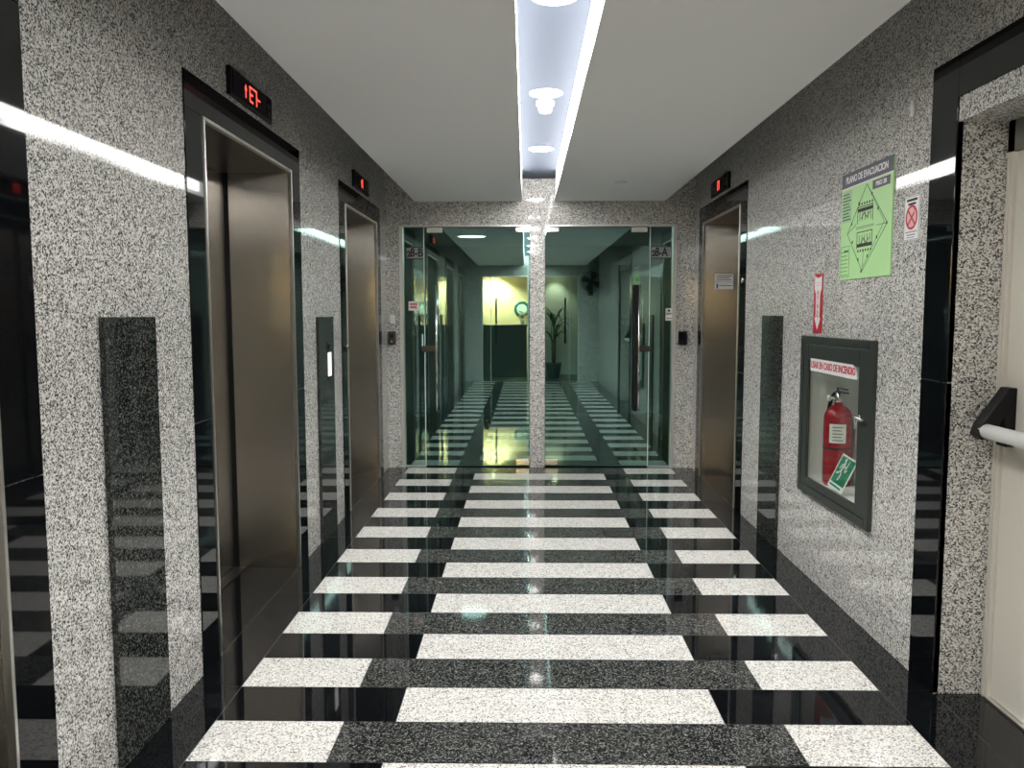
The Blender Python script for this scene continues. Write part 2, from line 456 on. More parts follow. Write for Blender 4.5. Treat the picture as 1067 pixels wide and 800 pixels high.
# rooms behind the far glass
b = MB()
b.box(-2.6, 2.9, 8.0, 12.2, -.1, -.001, 0)
tag(b.build('floor_office', M['office_floor']), kind='structure')
tag(MB().box(-2.6, 2.9, 7.98, 12.2, 2.5, 2.7).build('ceiling_office', M['office_ceiling']), kind='structure')
b = MB()
b.box(-2.6, -2.5, 7.98, 12.2, 0, 2.62).box(2.8, 2.9, 7.98, 12.2, 0, 2.62).box(-2.6, 2.9, 12.1, 12.2, 0, 2.62).box(.06, .16, 7.98, 12.1, 0, 2.62)
b.box(-2.5, XL, 7.98, 8.02, 0, 2.62).box(XR, 2.8, 7.98, 8.02, 0, 2.62)
tag(b.build('wall_office', M['office_wall']), kind='structure')
# reception rooms behind the camera
b = MB(); b.box(-2.2, 2.4, -5.4, YB-.1, -.1, -.001)
tag(b.build('floor_reception', M['office_floor']), kind='structure')
tag(MB().box(-2.2, 2.4, -5.4, YB-.15, 2.6, 2.7).build('ceiling_reception', M['paint']), kind='structure')
b = MB(); b.box(-2.2, .06, -4.9, -4.8, 0, 2.6, 0).box(.16, 2.4, -4.4, -4.3, 0, 2.6, 1).box(.06, .16, -4.9, YB-.15, 0, 2.6, 1)
b.box(-2.2, -2.1, -4.8, YB-.15, 0, 2.6, 0).box(2.3, 2.4, -4.3, YB-.15, 0, 2.6, 1).box(-2.1, XL, YB-.17, YB-.15, 0, 2.6, 0).box(XR, 2.3, YB-.17, YB-.15, 0, 2.6, 1)
tag(b.build('wall_reception', [M['yellow_wall'], M['grey_wall']]), kind='structure')

# ------------------------------------------------------------------ lifts
def make_elevator():
    t = thing('elevator', '', 'elevator')
    zj = 1.057
    b = MB()
    for s in (-1, 1):
        lo, hi = sorted((s*(OH+.012), s*FH))
        b.box(lo, hi, 0, zj-.001, -.02, .006).box(lo, hi, zj+.001, OZ+.012, -.02, .006)
    b.box(-FH, FH, OZ+.012, FZ, -.02, .006)
    b.build('frame', M['black'], t, bevel=.002)
    b = MB()
    b.box(-OH-.012, -OH, 0, OZ, -.012, .012).box(OH, OH+.012, 0, OZ, -.012, .012).box(-OH-.012, OH+.012, OZ, OZ+.014, -.012, .012)
    b.build('trim', M['trim'], t, bevel=.0015)
    MB().box(-OH-.012, -OH, .0, OZ, -REC-.02, -.0125).build('jamb_lining', M['steel'], t)
    MB().box(OH, OH+.012, .0, OZ, -REC-.02, -.0125).build('jamb_lining', M['steel'], t)
    MB().box(-OH-.012, OH+.012, OZ, OZ+.014, -REC-.02, -.0125).build('head_lining', M['steel_dark'], t)  # shade under the lift head is put into the darker steel
    for s in (-1, 1):
        lo, hi = sorted((s*OH, s*(OH-.0015)))
        MB().box(lo, hi, .006, OZ, -REC, -REC+.03).build('door_seal', M['black_plastic'], t)  # black strip stands in for the shadow gap between jamb and leaf
    for s in (-1, 1):
        lo, hi = sorted((s*.0015, s*(OH-.002)))
        MB().box(lo, hi, .006, OZ-.004, -REC-.03, -REC).build('door_leaf', M['steel'], t, bevel=.002)
    MB().box(-OH, OH, 0, .005, -REC, -REC+.07).box(-OH, OH, .005, .007, -REC+.02, -REC+.026).box(-OH, OH, .005, .007, -REC+.044, -REC+.05).build('sill', M['steel_dark'], t)
    return t
el = make_elevator()
G = 'elevators with black stone surrounds'
spec = [('L', EL[2], 'steel elevator with the red E7 indicator above, beside the large dark wall panel'),
        ('L', EL[3], 'steel elevator on the left wall next to the glass front 28-B'),
        ('R', ER[0], 'steel elevator on the right wall with two white stickers in its recess'),
        ('L', EL[1], 'elevator cut off by the left picture edge, only its black surround and steel jamb showing'),
        ('L', EL[0], 'left wall elevator seen only mirrored in the glass, next to the yellow reception')]
elevs = []
for i, (s, y, lab) in enumerate(spec):
    o = el if i == 0 else copy_tree(el)
    o.matrix_world = frame_matrix(s, y); tag(o, lab, 'elevator', G); elevs.append(o)
# key switches on two of the surrounds, stickers on the right lift
for o, u, v in ((elevs[1], -OH-.03, 1.255), (elevs[2], OH+.13, 1.745)):
    MB().lathe([(.020, .006), (.020, .012), (.016, .016), (.006, .016), (.005, .012)], (u, v, 0), 2, 20).build('key_switch', M['chrome'], o)
# the stickers lie on the far jamb of the right lift's recess
def jamb_sticker(z0, z1, label, rows, pict):
    m = Matrix.Identity(4)
    ax = ((1, 0, 0), (0, 0, 1), (0, -1, 0)); org = (XR+.105, ER[0]+OH-.0005, z0)
    for i in range(3):
        for j in range(3): m[j][i] = ax[i][j]
        m[i][3] = org[i]
    t = thing('sticker', label, 'sticker', m)
    W, Hh = .165, z1-z0
    MB().box(0, W, 0, Hh, 0, .001).build('sheet', M['sign_white'], t)
    b = MB()
    if pict: b.box(.012, .028, .008, Hh-.012, .001, .0014)
    x0 = .036 if pict else .012
    for k in range(rows):
        y = Hh*(k+.8)/(rows+.6)
        b.box(x0, W-.012-.02*(k % 2), y-.004, y+.003, .001, .0014)
    b.build('print', M['ink'], t)
jamb_sticker(1.790, 1.858, 'upper white notice sticker with three printed lines in the right elevator recess', 3, False)
jamb_sticker(1.722, 1.784, 'lower white sticker with a small pictogram in the right elevator recess', 1, True)

# floor indicators above the lifts
SEG = {'g': 'g', 'E': 'afged', 'l': 'bc', '7': 'abc', '1': 'bc', '4': 'fgbc', '=': 'gd', '-': 'g'}
def seg_char(b, ch, u, v, w, h, th, z):
    P = {'a': ((u, v+h), (u+w, v+h)), 'b': ((u+w, v+h), (u+w, v+h/2)), 'c': ((u+w, v+h/2), (u+w, v)), 'd': ((u, v), (u+w, v)), 'e': ((u, v), (u, v+h/2)), 'f': ((u, v+h/2), (u, v+h)), 'g': ((u, v+h/2), (u+w, v+h/2))}
    for s in SEG[ch]: b.stroke(P[s], th, z, z+.001)
def arrow(b, u, v, h, th, z):
    b.stroke([(u, v), (u, v+h*.8)], th, z, z+.001)
    b.prism([(u-h*.26, v+h*.55), (u+h*.26, v+h*.55), (u, v+h)], z, z+.001)
def indicator(side, y, label, chars):
    t = thing('floor_indicator', label, 'floor indicator', frame_matrix(side, y, 2.488), 'floor indicators above the elevators')
    MB().box(-.30, .30, 0, .128, 0, .020).build('housing', M['black_plastic'], t, bevel=.004)
    MB().box(-.27, .20, .012, .116, .020, .023).build('screen', M['black_gloss'], t)
    MB().box(.225, .262, .03, .055, .020, .022).box(.225, .262, .065, .09, .020, .022).build('speaker_slot', M['steel_dark'], t)
    for kind, u in chars:
        b = MB()
        if kind == '^': arrow(b, u, .036, .058, .008, .023)
        elif kind == '-': seg_char(b, 'g', u, .030, .034, .07, .0075, .023)
        else: seg_char(b, kind, u, .032, .038, .066, .0085, .023)
        b.build('arrow_mark' if kind == '^' else 'digit', M['red_led'], t)
indicator('L', EL[2]-.035, 'black floor indicator with a red up arrow and E7, above the nearest full elevator', [('^', -.105), ('E', -.048), ('7', .010), ('-', .062)])
indicator('L', EL[3]-.05, 'black floor indicator with a small red sign, over the elevator beside front 28-B', [('^', -.03), ('1', -.03)])
indicator('R', ER[0], 'black floor indicator with a red figure, over the right wall elevator', [('1', -.08), ('7', -.03)])

# dark stone inlays
def inlay(side, y, w, z1, label):
    t = MB().box(-w/2, w/2, 0.002, z1, .001, .020).build('stone_panel', M['panel'], bevel=.0015)
    t.matrix_world = frame_matrix(side, y); tag(t, label, 'wall panel', 'dark granite inlay panels')
inlay('L', 2.70, .355, 1.492, 'large dark granite panel with a plain face at the left, before the first elevator')
inlay('L', 5.355, .395, 1.482, 'dark granite panel between the two left elevators carrying a white button plate')
inlay('R', 5.29, .40, 1.486, 'narrow dark granite panel on the right wall, left of the fire cabinet')
t = thing('call_button_plate', 'white lit call button plate on the dark panel between the left elevators', 'button plate', frame_matrix('L', 5.40, 1.085, .020))
MB().box(-.055, .055, -.03, .235, 0, .004).build('back_plate', M['black_gloss'], t, bevel=.001)
MB().box(-.042, .042, 0, .16, .004, .008).build('lit_field', M['screen'], t, bevel=.002)
MB().lathe([(.016, .004), (.016, .009), (.012, .011)], (0, .198, 0), 2, 20).build('button', M['black_plastic'], t)

# ------------------------------------------------------------------ ceiling lights and fittings
def strip(x, s, label):
    t = thing('light_strip', label, 'light', (x, 0, ZC), 'light strips in the ceiling channel')
    MB().box(min(0, s*.004), max(0, s*.004), YB+.02, YF-.45, .037, ZCH-ZC-.002).build('housing', M['alu'], t)
    b = MB(); b.box(min(s*.004, s*.008), max(s*.004, s*.008), YB+.02, YF-.45, .0365, ZCH-ZC-.004); b.build('diffuser', M['led'], t)
strip(CL-.009, +1, 'thin white light strip along the left side of the ceiling channel')
strip(CR+.009, -1, 'broad white light strip along the right side of the ceiling channel')
lp = None
lamps = [(3.38, 'round ceiling downlight cut by the top picture edge'), (4.82, 'round ceiling downlight just before the smoke detector'), (6.41, 'round ceiling downlight nearest the glass doors'),
         (1.90, 'round ceiling downlight, fourth counting from the glass doors'), (.40, 'round ceiling downlight, fifth counting from the glass doors'), (-1.1, 'round ceiling downlight, sixth counting from the glass doors')]
for i, (y, lab) in enumerate(lamps):
    if i == 0:
        lp = thing('downlight', lab, 'light', (.117, y, ZCH), 'round downlights in the ceiling channel')
        MB().lathe([(.098, 0), (.098, -.004), (.090, -.008), (.080, -.008), (.078, -.004), (.078, 0)], n=40).build('trim_ring', M['white_plastic'], lp)
        MB().lathe([(.0779, -.001), (.0779, -.006), (.060, -.0075)], n=40).build('lens', M['lamp'], lp)
        o = lp
    else:
        o = copy_tree(lp); o.location = (.117, y, ZCH)
    tag(o, lab)
t = thing('smoke_detector', 'small white round smoke detector between two ceiling downlights', 'smoke detector', (.117, 5.0, ZCH))
MB().lathe([(.055, 0), (.055, -.022), (.050, -.030), (.042, -.030)], n=32).build('base', M['white_plastic'], t)
MB().lathe([(.040, -.030), (.040, -.055), (.034, -.068), (.018, -.074)], n=32).build('sensor_head', M['white_plastic'], t)
t = thing('sprinkler_cover', 'small flat sprinkler cover in the right half of the ceiling', 'sprinkler', (.775, 6.7, ZC+.0005))
MB().lathe([(.042, 0), (.042, -.004), (.038, -.006)], n=28).build('cover_plate', M['white_plastic'], t)
MB().lathe([(.048, 0), (.048, -.001)], n=28).build('ring', M['steel_dark'], t)
t = thing('office_downlight', 'round lamp in the ceiling of the room behind front 28-B', 'light', (-.70, 10.5, 2.5))
MB().lathe([(.20, 0), (.20, -.006), (.185, -.010), (.18, -.010), (.178, -.004), (.178, 0)], n=32).build('trim_ring', M['white_plastic'], t)
MB().lathe([(.1778, -.001), (.1778, -.006)], n=32).build('lens', M['lamp_dim'], t)

# ------------------------------------------------------------------ right wall signs
def evac():
    W, Hh = .575, .525
    t = thing('evacuation_plan', 'green evacuation plan board headed PLANO DE EVACUACION on right wall', 'sign', frame_matrix('R', 4.19, 1.668, -.001))
    MB().box(0, W, 0, Hh, 0, .008).build('board', M['plan_green'], t, bevel=.001)
    z = .008
    MB().box(0, W, Hh-.070, Hh, z, z+.0012).box(.365, W-.03, Hh-.122, Hh-.082, z, z+.0012).build('header', M['plan_head'], t)
    text('title', 'PLANO DE EVACUACION', .046, M['sign_white'], t, W*.50, Hh-.036, z+.0014, width=.47, bold=.0012)
    text('subtitle', 'PISO 28', .028, M['sign_white'], t, .455, Hh-.102, z+.0014, width=.11, bold=.0006)
    MB().box(0, W, Hh-.076, Hh-.070, z, z+.0012).build('rule', M['sign_white'], t)
    b = MB()
    top, rt, bo, lf = (.30, .440), (.530, .235), (.275, .035), (.085, .225)
    b.stroke([top, rt, bo, lf, top], .0035, z, z+.0008)
    b.stroke([(.310, .430), (.50, .245), (.282, .055)], .0022, z, z+.0008)
    b.stroke([lf, (.19, .262)], .0025, z, z+.0008); b.stroke([(.42, .235), rt], .0025, z, z+.0008)
    b.stroke([bo, (.285, .135)], .002, z, z+.0008)
    b.build('route_line', M['plan_line'], t)
    for (u, v) in ((.215, .36), (.36, .385), (.43, .31), (.135, .27), (.425, .18), (.15, .18), (.225, .09), (.33, .10), (.265, .033), (.525, .235)):
        MB().prism([(u-.007, v-.006), (u+.007, v-.006), (u+.004, v+.008), (u-.004, v+.008)], z, z+.0009).build('route_marker', M['ink'], t)
    for v0, s in ((.265, 1), (.145, -1)):   # the two plan blocks: thick outer wall, thin partitions
        b = MB()
        b.stroke([(.205, v0), (.205, v0+.075), (.375, v0+.075), (.375, v0)], .004, z, z+.0009)
        y = v0+.06 if s > 0 else v0+.012
        b.box(.205, .375, y-.008, y+.008, z, z+.0009)
        for k in range(5):
            u = .232+k*.03
            b.stroke([(u, v0+.01), (u, v0+.06)], .003, z, z+.0009)
        b.stroke([(.25, v0+.02), (.28, v0+.045), (.31, v0+.02), (.34, v0+.042)], .004, z, z+.0009)
        for k in range(6):
            u = .215+k*.029; w = v0+.088 if s > 0 else v0-.014
            b.box(u, u+.012, w-.005, w+.006, z, z+.0009)
        b.build('floor_plan_print', M['ink'], t)
    b = MB()
    b.stroke([(.19, .245), (.39, .245)], .002, z, z+.0009); b.stroke([(.19, .238), (.39, .238)], .0015, z, z+.0009)
    b.build('corridor_line', M['ink'], t)
    MB().box(.012, .125, .285, .44, z, z+.0006).build('legend_field', M['plan_pale'], t)
    b = MB()
    for k in range(9): b.box(.018, .118-.012*(k % 3), .295+k*.0155, .295+k*.0155+.006, z+.0006, z+.001)
    b.build('legend_lettering', M['plan_line'], t); b = MB()
    for k in range(7): b.box(.018, .10-.01*(k % 2), .022+k*.019, .022+k*.019+.003, z, z+.0008)
    b.stroke([(.012, .015), (.115, .015), (.115, .165), (.012, .165), (.012, .015)], .002, z, z+.0008)
    b.box(.05, .105, .138, .146, z, z+.0008)
    b.build('legend_lettering', M['plan_line'], t)
evac()

def ring(b, c, r, th, z0, z1, m=0, n=40):
    rr = []
    for k in range(n):
        a = 2*PI*k/n; x, y = math.cos(a), math.sin(a)
        rr.append([(c[0]+(r-th/2)*x, c[1]+(r-th/2)*y, z0), (c[0]+(r+th/2)*x, c[1]+(r+th/2)*y, z0), (c[0]+(r+th/2)*x, c[1]+(r+th/2)*y, z1), (c[0]+(r-th/2)*x, c[1]+(r-th/2)*y, z1)])
    return b.rings(rr, m, False, False, closed=True)

def no_smoking():
    W, Hh = .135, .185
    t = thing('no_smoking_sign', 'small white sign with a red prohibition ring, right of the green evacuation plan', 'sign', frame_matrix('R', 3.507, 1.803))
    MB().box(0, W, 0, Hh, 0, .004).build('plate', M['sign_white'], t, bevel=.001)
    z = .004; c = (W/2, Hh*.52)
    b = MB(); ring(b, c, .046, .010, z, z+.001); b.stroke([(c[0]-.032, c[1]+.032), (c[0]+.032, c[1]-.032)], .008, z, z+.0012)
    b.build('ring', M['sign_red'], t)
    MB().lathe([(.041, z), (.041, z+.0004)], (c[0], c[1], 0), 2, 32).build('field', M['sign_pink'], t)
    b = MB(); b.stroke([(c[0]-.026, c[1]-.026), (c[0]+.018, c[1]+.014)], .010, z, z+.0009)
    b.stroke([(c[0]+.022, c[1]+.018), (c[0]+.027, c[1]+.028), (c[0]+.018, c[1]+.034)], .003, z, z+.0009)
    b.build('cigarette', M['sign_red'], t)
    b = MB()
    b.box(.022, W-.022, Hh-.022, Hh-.012, z, z+.0008).box(.035, W-.035, Hh-.038, Hh-.029, z, z+.0008)
    b.build('lettering', M['ink'], t); b = MB()
    b.box(.018, W-.018, .034, .038, z, z+.0008).box(.03, W-.03, .022, .026, z, z+.0008).box(.03, W-.04, .012, .015, z, z+.0008)
    b.build('lettering', M['grey_ink'], t)
    b = MB(); b.stroke([(.004, .004), (W-.004, .004), (W-.004, Hh-.004), (.004, Hh-.004), (.004, .004)], .002, z, z+.0006); b.build('border', M['grey_ink'], t)
no_smoking()

def arrow_sign():
    W, Hh = .130, .325
    t = thing('arrow_sign', 'tall narrow red sign with a white down arrow above the fire cabinet', 'sign', frame_matrix('R', 4.562, 1.392))
    MB().box(0, W, 0, Hh, 0, .003).build('plate', M['sign_red'], t)
    z = .003; c = W/2
    MB().prism([(.012, Hh-.006), (.028, Hh-.016), (c, Hh-.005-.018), (W-.028, Hh-.016), (W-.012, Hh-.006), (W-.012, .245), (c+.030, .215), (c+.028, .085), (W-.018, .085), (c, .018), (.018, .085), (c-.028, .085), (c-.030, .215), (.012, .245)], z, z+.0008).build('arrow', M['sign_white'], t)
    for k, ch in enumerate('EXTINTOR'):
        text('lettering', ch, .023, M['sign_red'], t, c, .224-k*.0185, z+.0010, width=.026 if ch != 'I' else .007, bold=.0006)
    MB().stroke([(.035, .262), (W-.035, .262)], .004, z+.0008, z+.0014).stroke([(.035, .275), (W-.035, .275)], .004, z+.0008, z+.0014).build('print', M['sign_pink'], t)
arrow_sign()

t = thing('door_contact', 'small white upright plastic peg high on the right wall by the escape door', 'wall fitting', frame_matrix('R', 3.452, 2.312, -.001))
MB().lathe([(.006, 0), (.009, .003), (.009, .064), (.006, .068)], (0, 0, .012), 1, 18).build('body', M['white_plastic'], t)
MB().box(-.005, .005, .012, .055, 0, .008).build('bracket', M['white_plastic'], t)

# ------------------------------------------------------------------ fire cabinet
CY0, CY1, CZ0, CZ1 = 3.72, 4.695, .482, 1.376
CW, CH = CY1-CY0, CZ1-CZ0
def cabinet():
    t = thing('fire_cabinet', 'dark metal fire cabinet with glass door set in the right wall', 'fire cabinet', frame_matrix('R', CY1, CZ0))
    D = .22; g = .055
    b = MB()
    b.box(g, CW-g, g, CH-g, -D, -D+.006).box(g, g+.006, g, CH-g, -D, -.004).box(CW-g-.006, CW-g, g, CH-g, -D, -.004).box(g, CW-g, g, g+.006, -D, -.004).box(g, CW-g, CH-g-.006, CH-g, -D, -.004)
    b.build('box', M['cab_in'], t)
    b = MB(); f = .045
    b.box(0, f, 0, CH, -.01, .022).box(CW-f, CW, 0, CH, -.01, .022).box(f, CW-f, 0, f, -.01, .022).box(f, CW-f, CH-f, CH, -.01, .022)
    b.build('frame', M['gunmetal'], t, bevel=.004)
    b = MB(); a0, a1 = .048, CW-.048; v0, v1 = .048, CH-.048; e = .068; et = .085
    b.box(a0, a0+e, v0, v1, .0, .018).box(a1-e-.045, a1, v0, v1, .0, .018).box(a0+e, a1-e-.045, v0, v0+e-.025, .0, .018).box(a0+e, a1-e-.045, v1-et, v1, .0, .018)
    dr = b.build('door', M['gunmetal'], t, bevel=.003)
    gu0, gu1, gv0, gv1 = a0+e, a1-e-.045, v0+e-.025, v1-et
    MB().box(gu0, gu1, gv0, gv1, .004, .008, mm=(0, 0, 0, 0, 1, 0)).build('glass', [M['cab_glass'], M['clear_face']], dr)
    q = MB(); hu, hv = CW-.125, .525
    q.lathe([(.010, .018), (.010, .024), (.008, .027)], (hu, hv, 0), 2, 20)
    q.tube([(hu, hv, .026), (hu, hv, .045), (hu+.012, hv, .05), (hu+.09, hv-.002, .05)], .007, 10)
    q.tube([(hu-.03, hv+.0, .022), (hu-.045, hv-.012, .022), (hu-.045, hv-.07, .022)], .005, 8)
    q.build('handle', M['chrome'], dr)
    # sticker with one torn corner across the top of the door
    s0, s1 = CY1-4.535, CY1-3.89; z0, z1 = 1.184-CZ0, 1.250-CZ0
    st = MB().prism([(s0, z0), (s1, z0-.004), (s1-.012, z0+.035), (s1-.055, z1), (s0, z1+.002)], .0182, .0190).build('sticker', M['sign_white'], dr)
    text('lettering', 'USAR EN CASO DE INCENDIO', .052, M['sign_red'], st, (s0+s1)/2-.008, (z0+z1)/2, .0194, width=(s1-s0)-.04, bold=.0014)
    return t
cabinet()

def extinguisher():
    t = thing('fire_extinguisher', 'red fire extinguisher with a white label inside the glass cabinet', 'fire extinguisher', (XR+.127, 4.49, CZ0+.0612))
    r = .075
    MB().lathe([(r*.9, 0), (r, .012), (r, .37), (r*.97, .392), (r*.82, .42), (r*.55, .44), (r*.30, .45), (r*.28, .468)], n=40).build('cylinder', M['red_paint'], t)
    MB().lathe([(r+.0006, .205), (r+.0012, .207), (r+.0012, .215), (r+.0006, .217)], n=40).build('band', M['rubber'], t)
    b = MB(); n = 14   # label curved round the front
    a0, a1 = math.radians(215), math.radians(283)
    for k in range(n):
        p = [a0+(a1-a0)*(k+i)/n for i in (0, 1)]
        b.face([((r+.001)*math.cos(p[0]), (r+.001)*math.sin(p[0]), .245), ((r+.001)*math.cos(p[1]), (r+.001)*math.sin(p[1]), .245), ((r+.001)*math.cos(p[1]), (r+.001)*math.sin(p[1]), .35), ((r+.001)*math.cos(p[0]), (r+.001)*math.sin(p[0]), .35)], 0, True)
    lb = b.build('label', M['label'], t)
    b = MB()
    for j in range(5):
        z = .257+j*.018
        for k in range(6):
            p = [math.radians(228)+math.radians(42-6*(j % 2))*(k+i)/6 for i in (0, 1)]
            q = r+.0016
            b.face([(q*math.cos(p[0]), q*math.sin(p[0]), z), (q*math.cos(p[1]), q*math.sin(p[1]), z), (q*math.cos(p[1]), q*math.sin(p[1]), z+.006), (q*math.cos(p[0]), q*math.sin(p[0]), z+.006)], 0, True)
    b.build('print', M['grey_ink'], lb)
    b = MB(); b.lathe([(.020, .463), (.022, .468), (.022, .503), (.016, .509), (.016, .521)], n=20); b.tube([(0, 0, .488), (-.05, .0, .488)], .011, 12)
    b.build('valve', M['chrome'], t)
    b = MB(); b.box(-.012, .012, -.11, .02, .521, .529); b.box(-.010, .010, -.105, .015, .541, .547); b.tube([(0, .012, .513), (0, .018, .543)], .006, 8)
    b.build('lever', M['gunmetal'], t)
    b = MB(); b.lathe([(.014, -.062), (.018, -.060), (.018, -.048)], (0, 0, .488), 0, 18); b.build('gauge', M['label'], t)
    b = MB()
    pts = [(.0, .018, .493), (-.005, .05, .508), (-.012, .075, .483), (-.020, .082, .43), (-.03, .08, .36), (-.035, .076, .25), (-.035, .076, .12)]
    b.tube(pts, .011, 10); b.tube([(-.035, .076, .12), (-.035, .076, .05)], [.012, .016], 10)
    b.build('hose', M['rubber'], t)
extinguisher()

def exit_sign():
    # leans inside the glass, tilted to the right
    W, Hh = .19, .19
    a = math.radians(-4)
    m = frame_matrix('R', 4.355, .572, -.030) @ Matrix.Rotation(a, 4, 'Z') @ Matrix.Rotation(math.radians(-24), 4, 'X')
    t = thing('exit_sign', 'tilted green running man exit sign leaning inside the fire cabinet', 'sign', m)
    MB().box(0, W, 0, Hh, 0, .003).build('plate', M['sign_white'], t)
    z = .003
    MB().box(.010, W-.010, .032, Hh-.010, z, z+.0006).build('field', M['exit_green'], t)
    b = MB()
    b.lathe([(.011, z), (.011, z+.0012)], (.072, .165, 0), 2, 18)
    b.stroke([(.078, .148), (.070, .105)], .018, z, z+.0012)
    b.stroke([(.078, .145), (.055, .135), (.045, .115)], .008, z, z+.0012); b.stroke([(.080, .143), (.098, .128), (.112, .135)], .008, z, z+.0012)
    b.stroke([(.072, .105), (.088, .082), (.080, .055)], .010, z, z+.0012); b.stroke([(.068, .105), (.050, .088), (.030, .085)], .010, z, z+.0012)
    b.stroke([(.118, .165), (.118, .105), (.102, .120)], .006, z, z+.0012); b.stroke([(.118, .105), (.134, .120)], .006, z, z+.0012)
    b.build('running_figure', M['sign_white'], t)
    MB().box(.02, W-.03, .012, .022, z, z+.0008).build('print', M['exit_green'], t)
exit_sign()

# ------------------------------------------------------------------ small fittings on the far wall and glass
t = thing('light_switch', 'white rocker switch on the granite left of front 28-B', 'switch', frame_matrix('F', -1.288, 1.408))
MB().box(-.024, .024, 0, .086, 0, .008).build('plate', M['white_plastic'], t, bevel=.002)
MB().box(-.010, .010, .022, .064, .008, .013).build('rocker', M['sign_white'], t, bevel=.002)
t = thing('door_intercom', 'dark round-cornered intercom under the white switch, left of front 28-B', 'intercom', frame_matrix('F', -1.296, 1.205, -.001))
MB().box(-.038, .038, 0, .130, 0, .030).build('body', M['gunmetal'], t, bevel=.008, seg=3)
MB().lathe([(.020, .030), (.020, .032)], (0, .085, 0), 2, 24).build('speaker', M['black_plastic'], t)
MB().lathe([(.009, .030), (.009, .035), (.006, .036)], (0, .032, 0), 2, 16).build('button', M['trim'], t)
t = thing('card_reader', 'black square card reader on the granite right of front 28-A', 'card reader', frame_matrix('F', 1.505, 1.202, -.001))
MB().box(-.042, .042, 0, .130, 0, .028).build('body', M['black_plastic'], t, bevel=.005)
MB().box(-.030, .030, .05, .115, .028, .030).build('pad', M['black_gloss'], t)
def glass_sticker(u, v, w, h, label, rows, col, off=-.0495):
    t = thing('sticker', label, 'sticker', frame_matrix('F', u, v))
    MB().box(0, w, 0, h, off, off+.001).build('sheet', M['sign_white'], t)
    b = MB()
    for a, c, x0, x1 in rows: b.box(x0*w, x1*w, a*h, c*h, off+.001, off+.0014)
    b.build('print', col, t)
glass_sticker(-1.140, 1.534, .100, .090, 'small white notice with red and black lines stuck on glass front 28-B', [(.62, .76, .14, .86), (.28, .44, .14, .80)], M['sign_red'])
glass_sticker(1.350, 1.496, .078, .056, 'upper of two small pale stickers at the edge of glass front 28-A', [(.42, .80, .28, .55), (.10, .22, .12, .9)], M['ink'])
glass_sticker(1.350, 1.434, .078, .056, 'lower of two small pale stickers at the edge of glass front 28-A', [(.30, .42, .12, .9)], M['ink'])

# ------------------------------------------------------------------ things behind the camera, mirrored in the glass
t = thing('reception_counter', 'dark reception counter mirrored in the left glass door', 'counter', (-.72, -3.7, 0))
MB().box(-1.1, .74, -.28, .28, 0, 1.20).build('body', M['dark_wood'], t, bevel=.004)
MB().box(-1.13, .76, -.32, .34, 1.20, 1.245).build('counter_top', M['dark_wood'], t, bevel=.004)
t = thing('wall_clock', 'round teal rimmed clock with pale face mirrored in the left glass door', 'clock', Matrix.Translation((-.10, -4.8, 1.62)) @ Matrix.Rotation(-PI/2, 4, 'X'))
MB().lathe([(.20, 0), (.20, .03), (.17, .045), (.125, .03)], n=40).build('rim', M['teal_rim'], t)
MB().lathe([(.128, .02), (.128, .034)], n=36).build('face', M['pale_dial'], t)
t = thing('flower_vase', 'white flowers in a pale vase mirrored beside the pillar', 'flowers', (-.08, -3.50, 1.245))
MB().lathe([(.035, 0), (.05, .03), (.045, .10), (.03, .13), (.034, .14)], n=20).build('vase', M['petal'], t)
for k in range(9):
    a = k*2.4; r = .03+.012*k; z = .20+.02*((k*5) % 7)
    p = (r*math.cos(a), r*math.sin(a), z)
    MB().tube([(0, 0, .12), (p[0]*.5, p[1]*.5, .17), p], .003, 6).build('stem', M['leaf'], t)
    b = MB()
    b.lathe([(.008, -.02), (.035, .0), (.028, .02), (.008, .028)], p, 2, 12); b.build('flower', M['petal'], t)
t = thing('potted_palm', 'potted palm mirrored in the right glass door', 'plant', (.66, -3.55, 0))
MB().lathe([(.14, 0), (.19, .32), (.20, .34), (.18, .34), (.17, .30)], n=28).build('pot', M['clay'], t)
MB().lathe([(.165, .29), (.165, .30)], n=24).build('soil', M['stalk'], t)
for k in range(3):
    MB().tube([(.03*k-.03, .02*k-.02, .30), (.04*k-.04, .02, .8), (.06*k-.06, .03*(k-1), 1.25)], [.018, .014, .010], 8).build('stem', M['stalk'], t)
for k in range(22):
    a = k*2.399; h = .75+.6*random.random(); L = .38+.16*random.random(); lift = .30+.25*random.random()
    b = MB(); prev = None; n = 7
    for i in range(n):
        q = i/(n-1)
        c = Vector((math.cos(a)*L*q, math.sin(a)*L*q, h+lift*math.sin(q*2.2)*.9-.10*q*q))
        w = .032*math.sin(PI*min(1, q*.93+.06))+.002
        sd = Vector((-math.sin(a), math.cos(a), 0))*w
        cur = (c-sd, c+Vector((0, 0, -.01)), c+sd)
        if prev: b.face([prev[0], prev[1], cur[1], cur[0]], 0, True); b.face([prev[1], prev[2], cur[2], cur[1]], 0, True)
        prev = cur
    o = b.build('frond', M['leaf'], t); sd = o.modifiers.new('thick', 'SOLIDIFY'); sd.thickness = .002
t = thing('wall_fan', 'black round wall fan mirrored high in the right glass door', 'fan', Matrix.Translation((1.43, YB, 2.20)) @ Matrix.Rotation(-PI/2, 4, 'X'))
b = MB()
for r, z in ((.22, .14), (.17, .17), (.11, .185), (.22, .20), (.05, .19)):
    b.tube([(r*math.cos(2*PI*k/36), r*math.sin(2*PI*k/36), z) for k in range(37)], .006, 6)
for k in range(18):
    a = 2*PI*k/18
    b.tube([(.05*math.cos(a), .05*math.sin(a), .19), (.17*math.cos(a), .17*math.sin(a), .185), (.22*math.cos(a), .22*math.sin(a), .16)], .004, 5)
b.build('cage', M['black_plastic'], t)
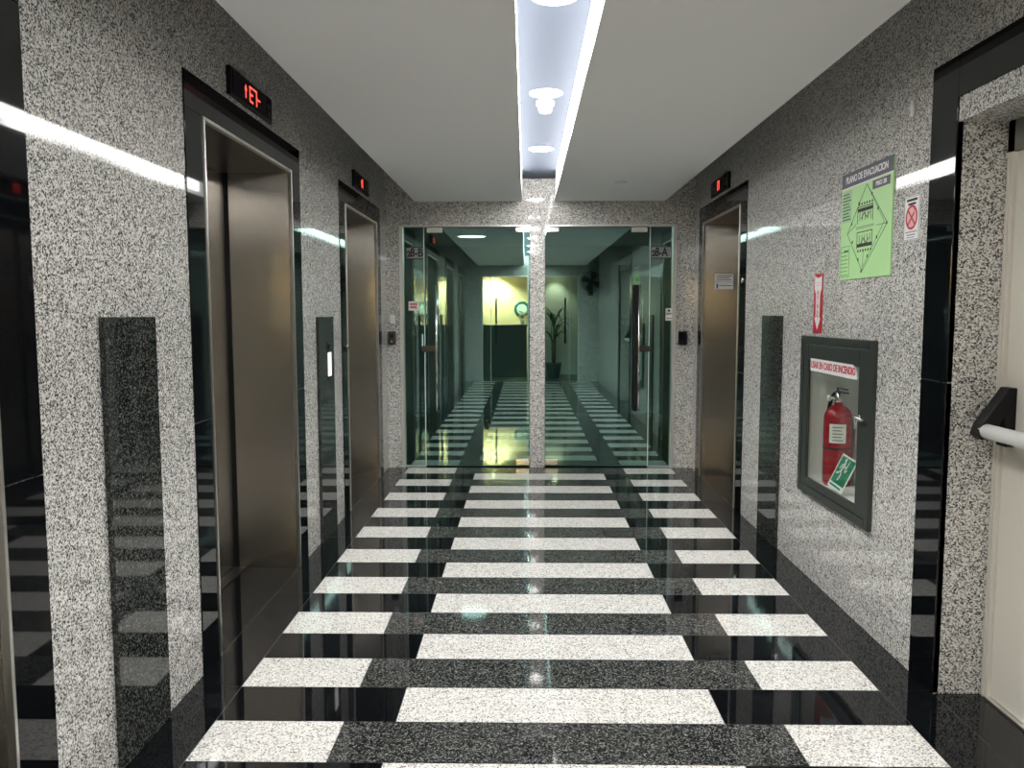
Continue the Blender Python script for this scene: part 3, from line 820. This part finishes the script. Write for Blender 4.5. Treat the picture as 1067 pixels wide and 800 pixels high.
for k in range(4):
    a = 2*PI*k/4+.4
    c, s = math.cos(a), math.sin(a)
    pts = [(.03, -.03), (.19, -.085), (.21, 0), (.18, .075), (.03, .03)]
    MB().rings([[(u*c-v*s, u*s+v*c, .155+.25*v*.6+d) for u, v in pts] for d in (0, .004)], 0, True, False).build('blade', M['black_plastic'], t)
MB().lathe([(.05, .05), (.06, .07), (.06, .13), (.035, .15), (.035, .175)], n=24).build('motor', M['black_plastic'], t)
MB().lathe([(.06, 0), (.06, .015), (.025, .02), (.025, .06)], n=20).box(-.05, .05, .10, .30, 0, .05).build('bracket', M['black_plastic'], t)

def rdown(x, y, label, mat='warm_lamp'):
    t = thing('reception_downlight', label, 'light', (x, y, 2.6))
    MB().lathe([(.085, 0), (.085, -.005), (.07, -.008), (.068, -.003), (.068, 0)], n=28).build('trim_ring', M['white_plastic'], t)
    MB().lathe([(.0678, -.001), (.0678, -.006)], n=28).build('lens', M[mat], t)
rdown(-.85, -4.5, 'warm lamp over the yellow reception wall mirrored in the left glass')
rdown(.72, -4.05, 'warm lamp over the grey reception wall mirrored in the right glass')
def spot(name, loc, power, col, ang, blend=.6, size=.05):
    l = bpy.data.lights.new(name, 'SPOT'); l.energy = power; l.color = col; l.spot_size = math.radians(ang); l.spot_blend = blend; l.shadow_soft_size = size
    o = bpy.data.objects.new(name, l); COL.objects.link(o); o.location = loc
    return o
o = spot('reception_lamp', (-.85, -4.48, 2.55), 430, (1, .84, .56), 130)
o = spot('reception_lamp', (.72, -4.03, 2.55), 70, (1, .80, .56), 90)

# ------------------------------------------------------------------ camera, world, view
f = 840.
d = Vector(((548-533.5)/f, -(327-400)/f, -1)).normalized()      # where world +Y lies in the camera's own axes
u = (Vector((0, 1, 0))-d*d.y).normalized()
x = d.cross(u)
R = Matrix((x, d, u))
cam = bpy.data.cameras.new('camera'); cam.sensor_width = 36; cam.lens = 36*f/1067; cam.clip_start = .02
co = bpy.data.objects.new('camera', cam); COL.objects.link(co)
co.matrix_world = Matrix.Translation((0, 0, EYE)) @ R.to_4x4()
S.camera = co
w = bpy.data.worlds.new('world'); S.world = w; w.use_nodes = True
w.node_tree.nodes['Background'].inputs[0].default_value = (0, 0, 0, 1)
S.view_settings.view_transform = 'Standard'; S.view_settings.look = 'None'
S.view_settings.exposure = .72; S.view_settings.gamma = 1.; S.view_settings.use_curve_mapping = False
S.cycles.use_denoising = True
S.cycles.max_bounces = 14; S.cycles.diffuse_bounces = 7; S.cycles.glossy_bounces = 10; S.cycles.transparent_max_bounces = 16
S.cycles.caustics_reflective = True; S.cycles.caustics_refractive = False
S.cycles.sample_clamp_indirect = 10.
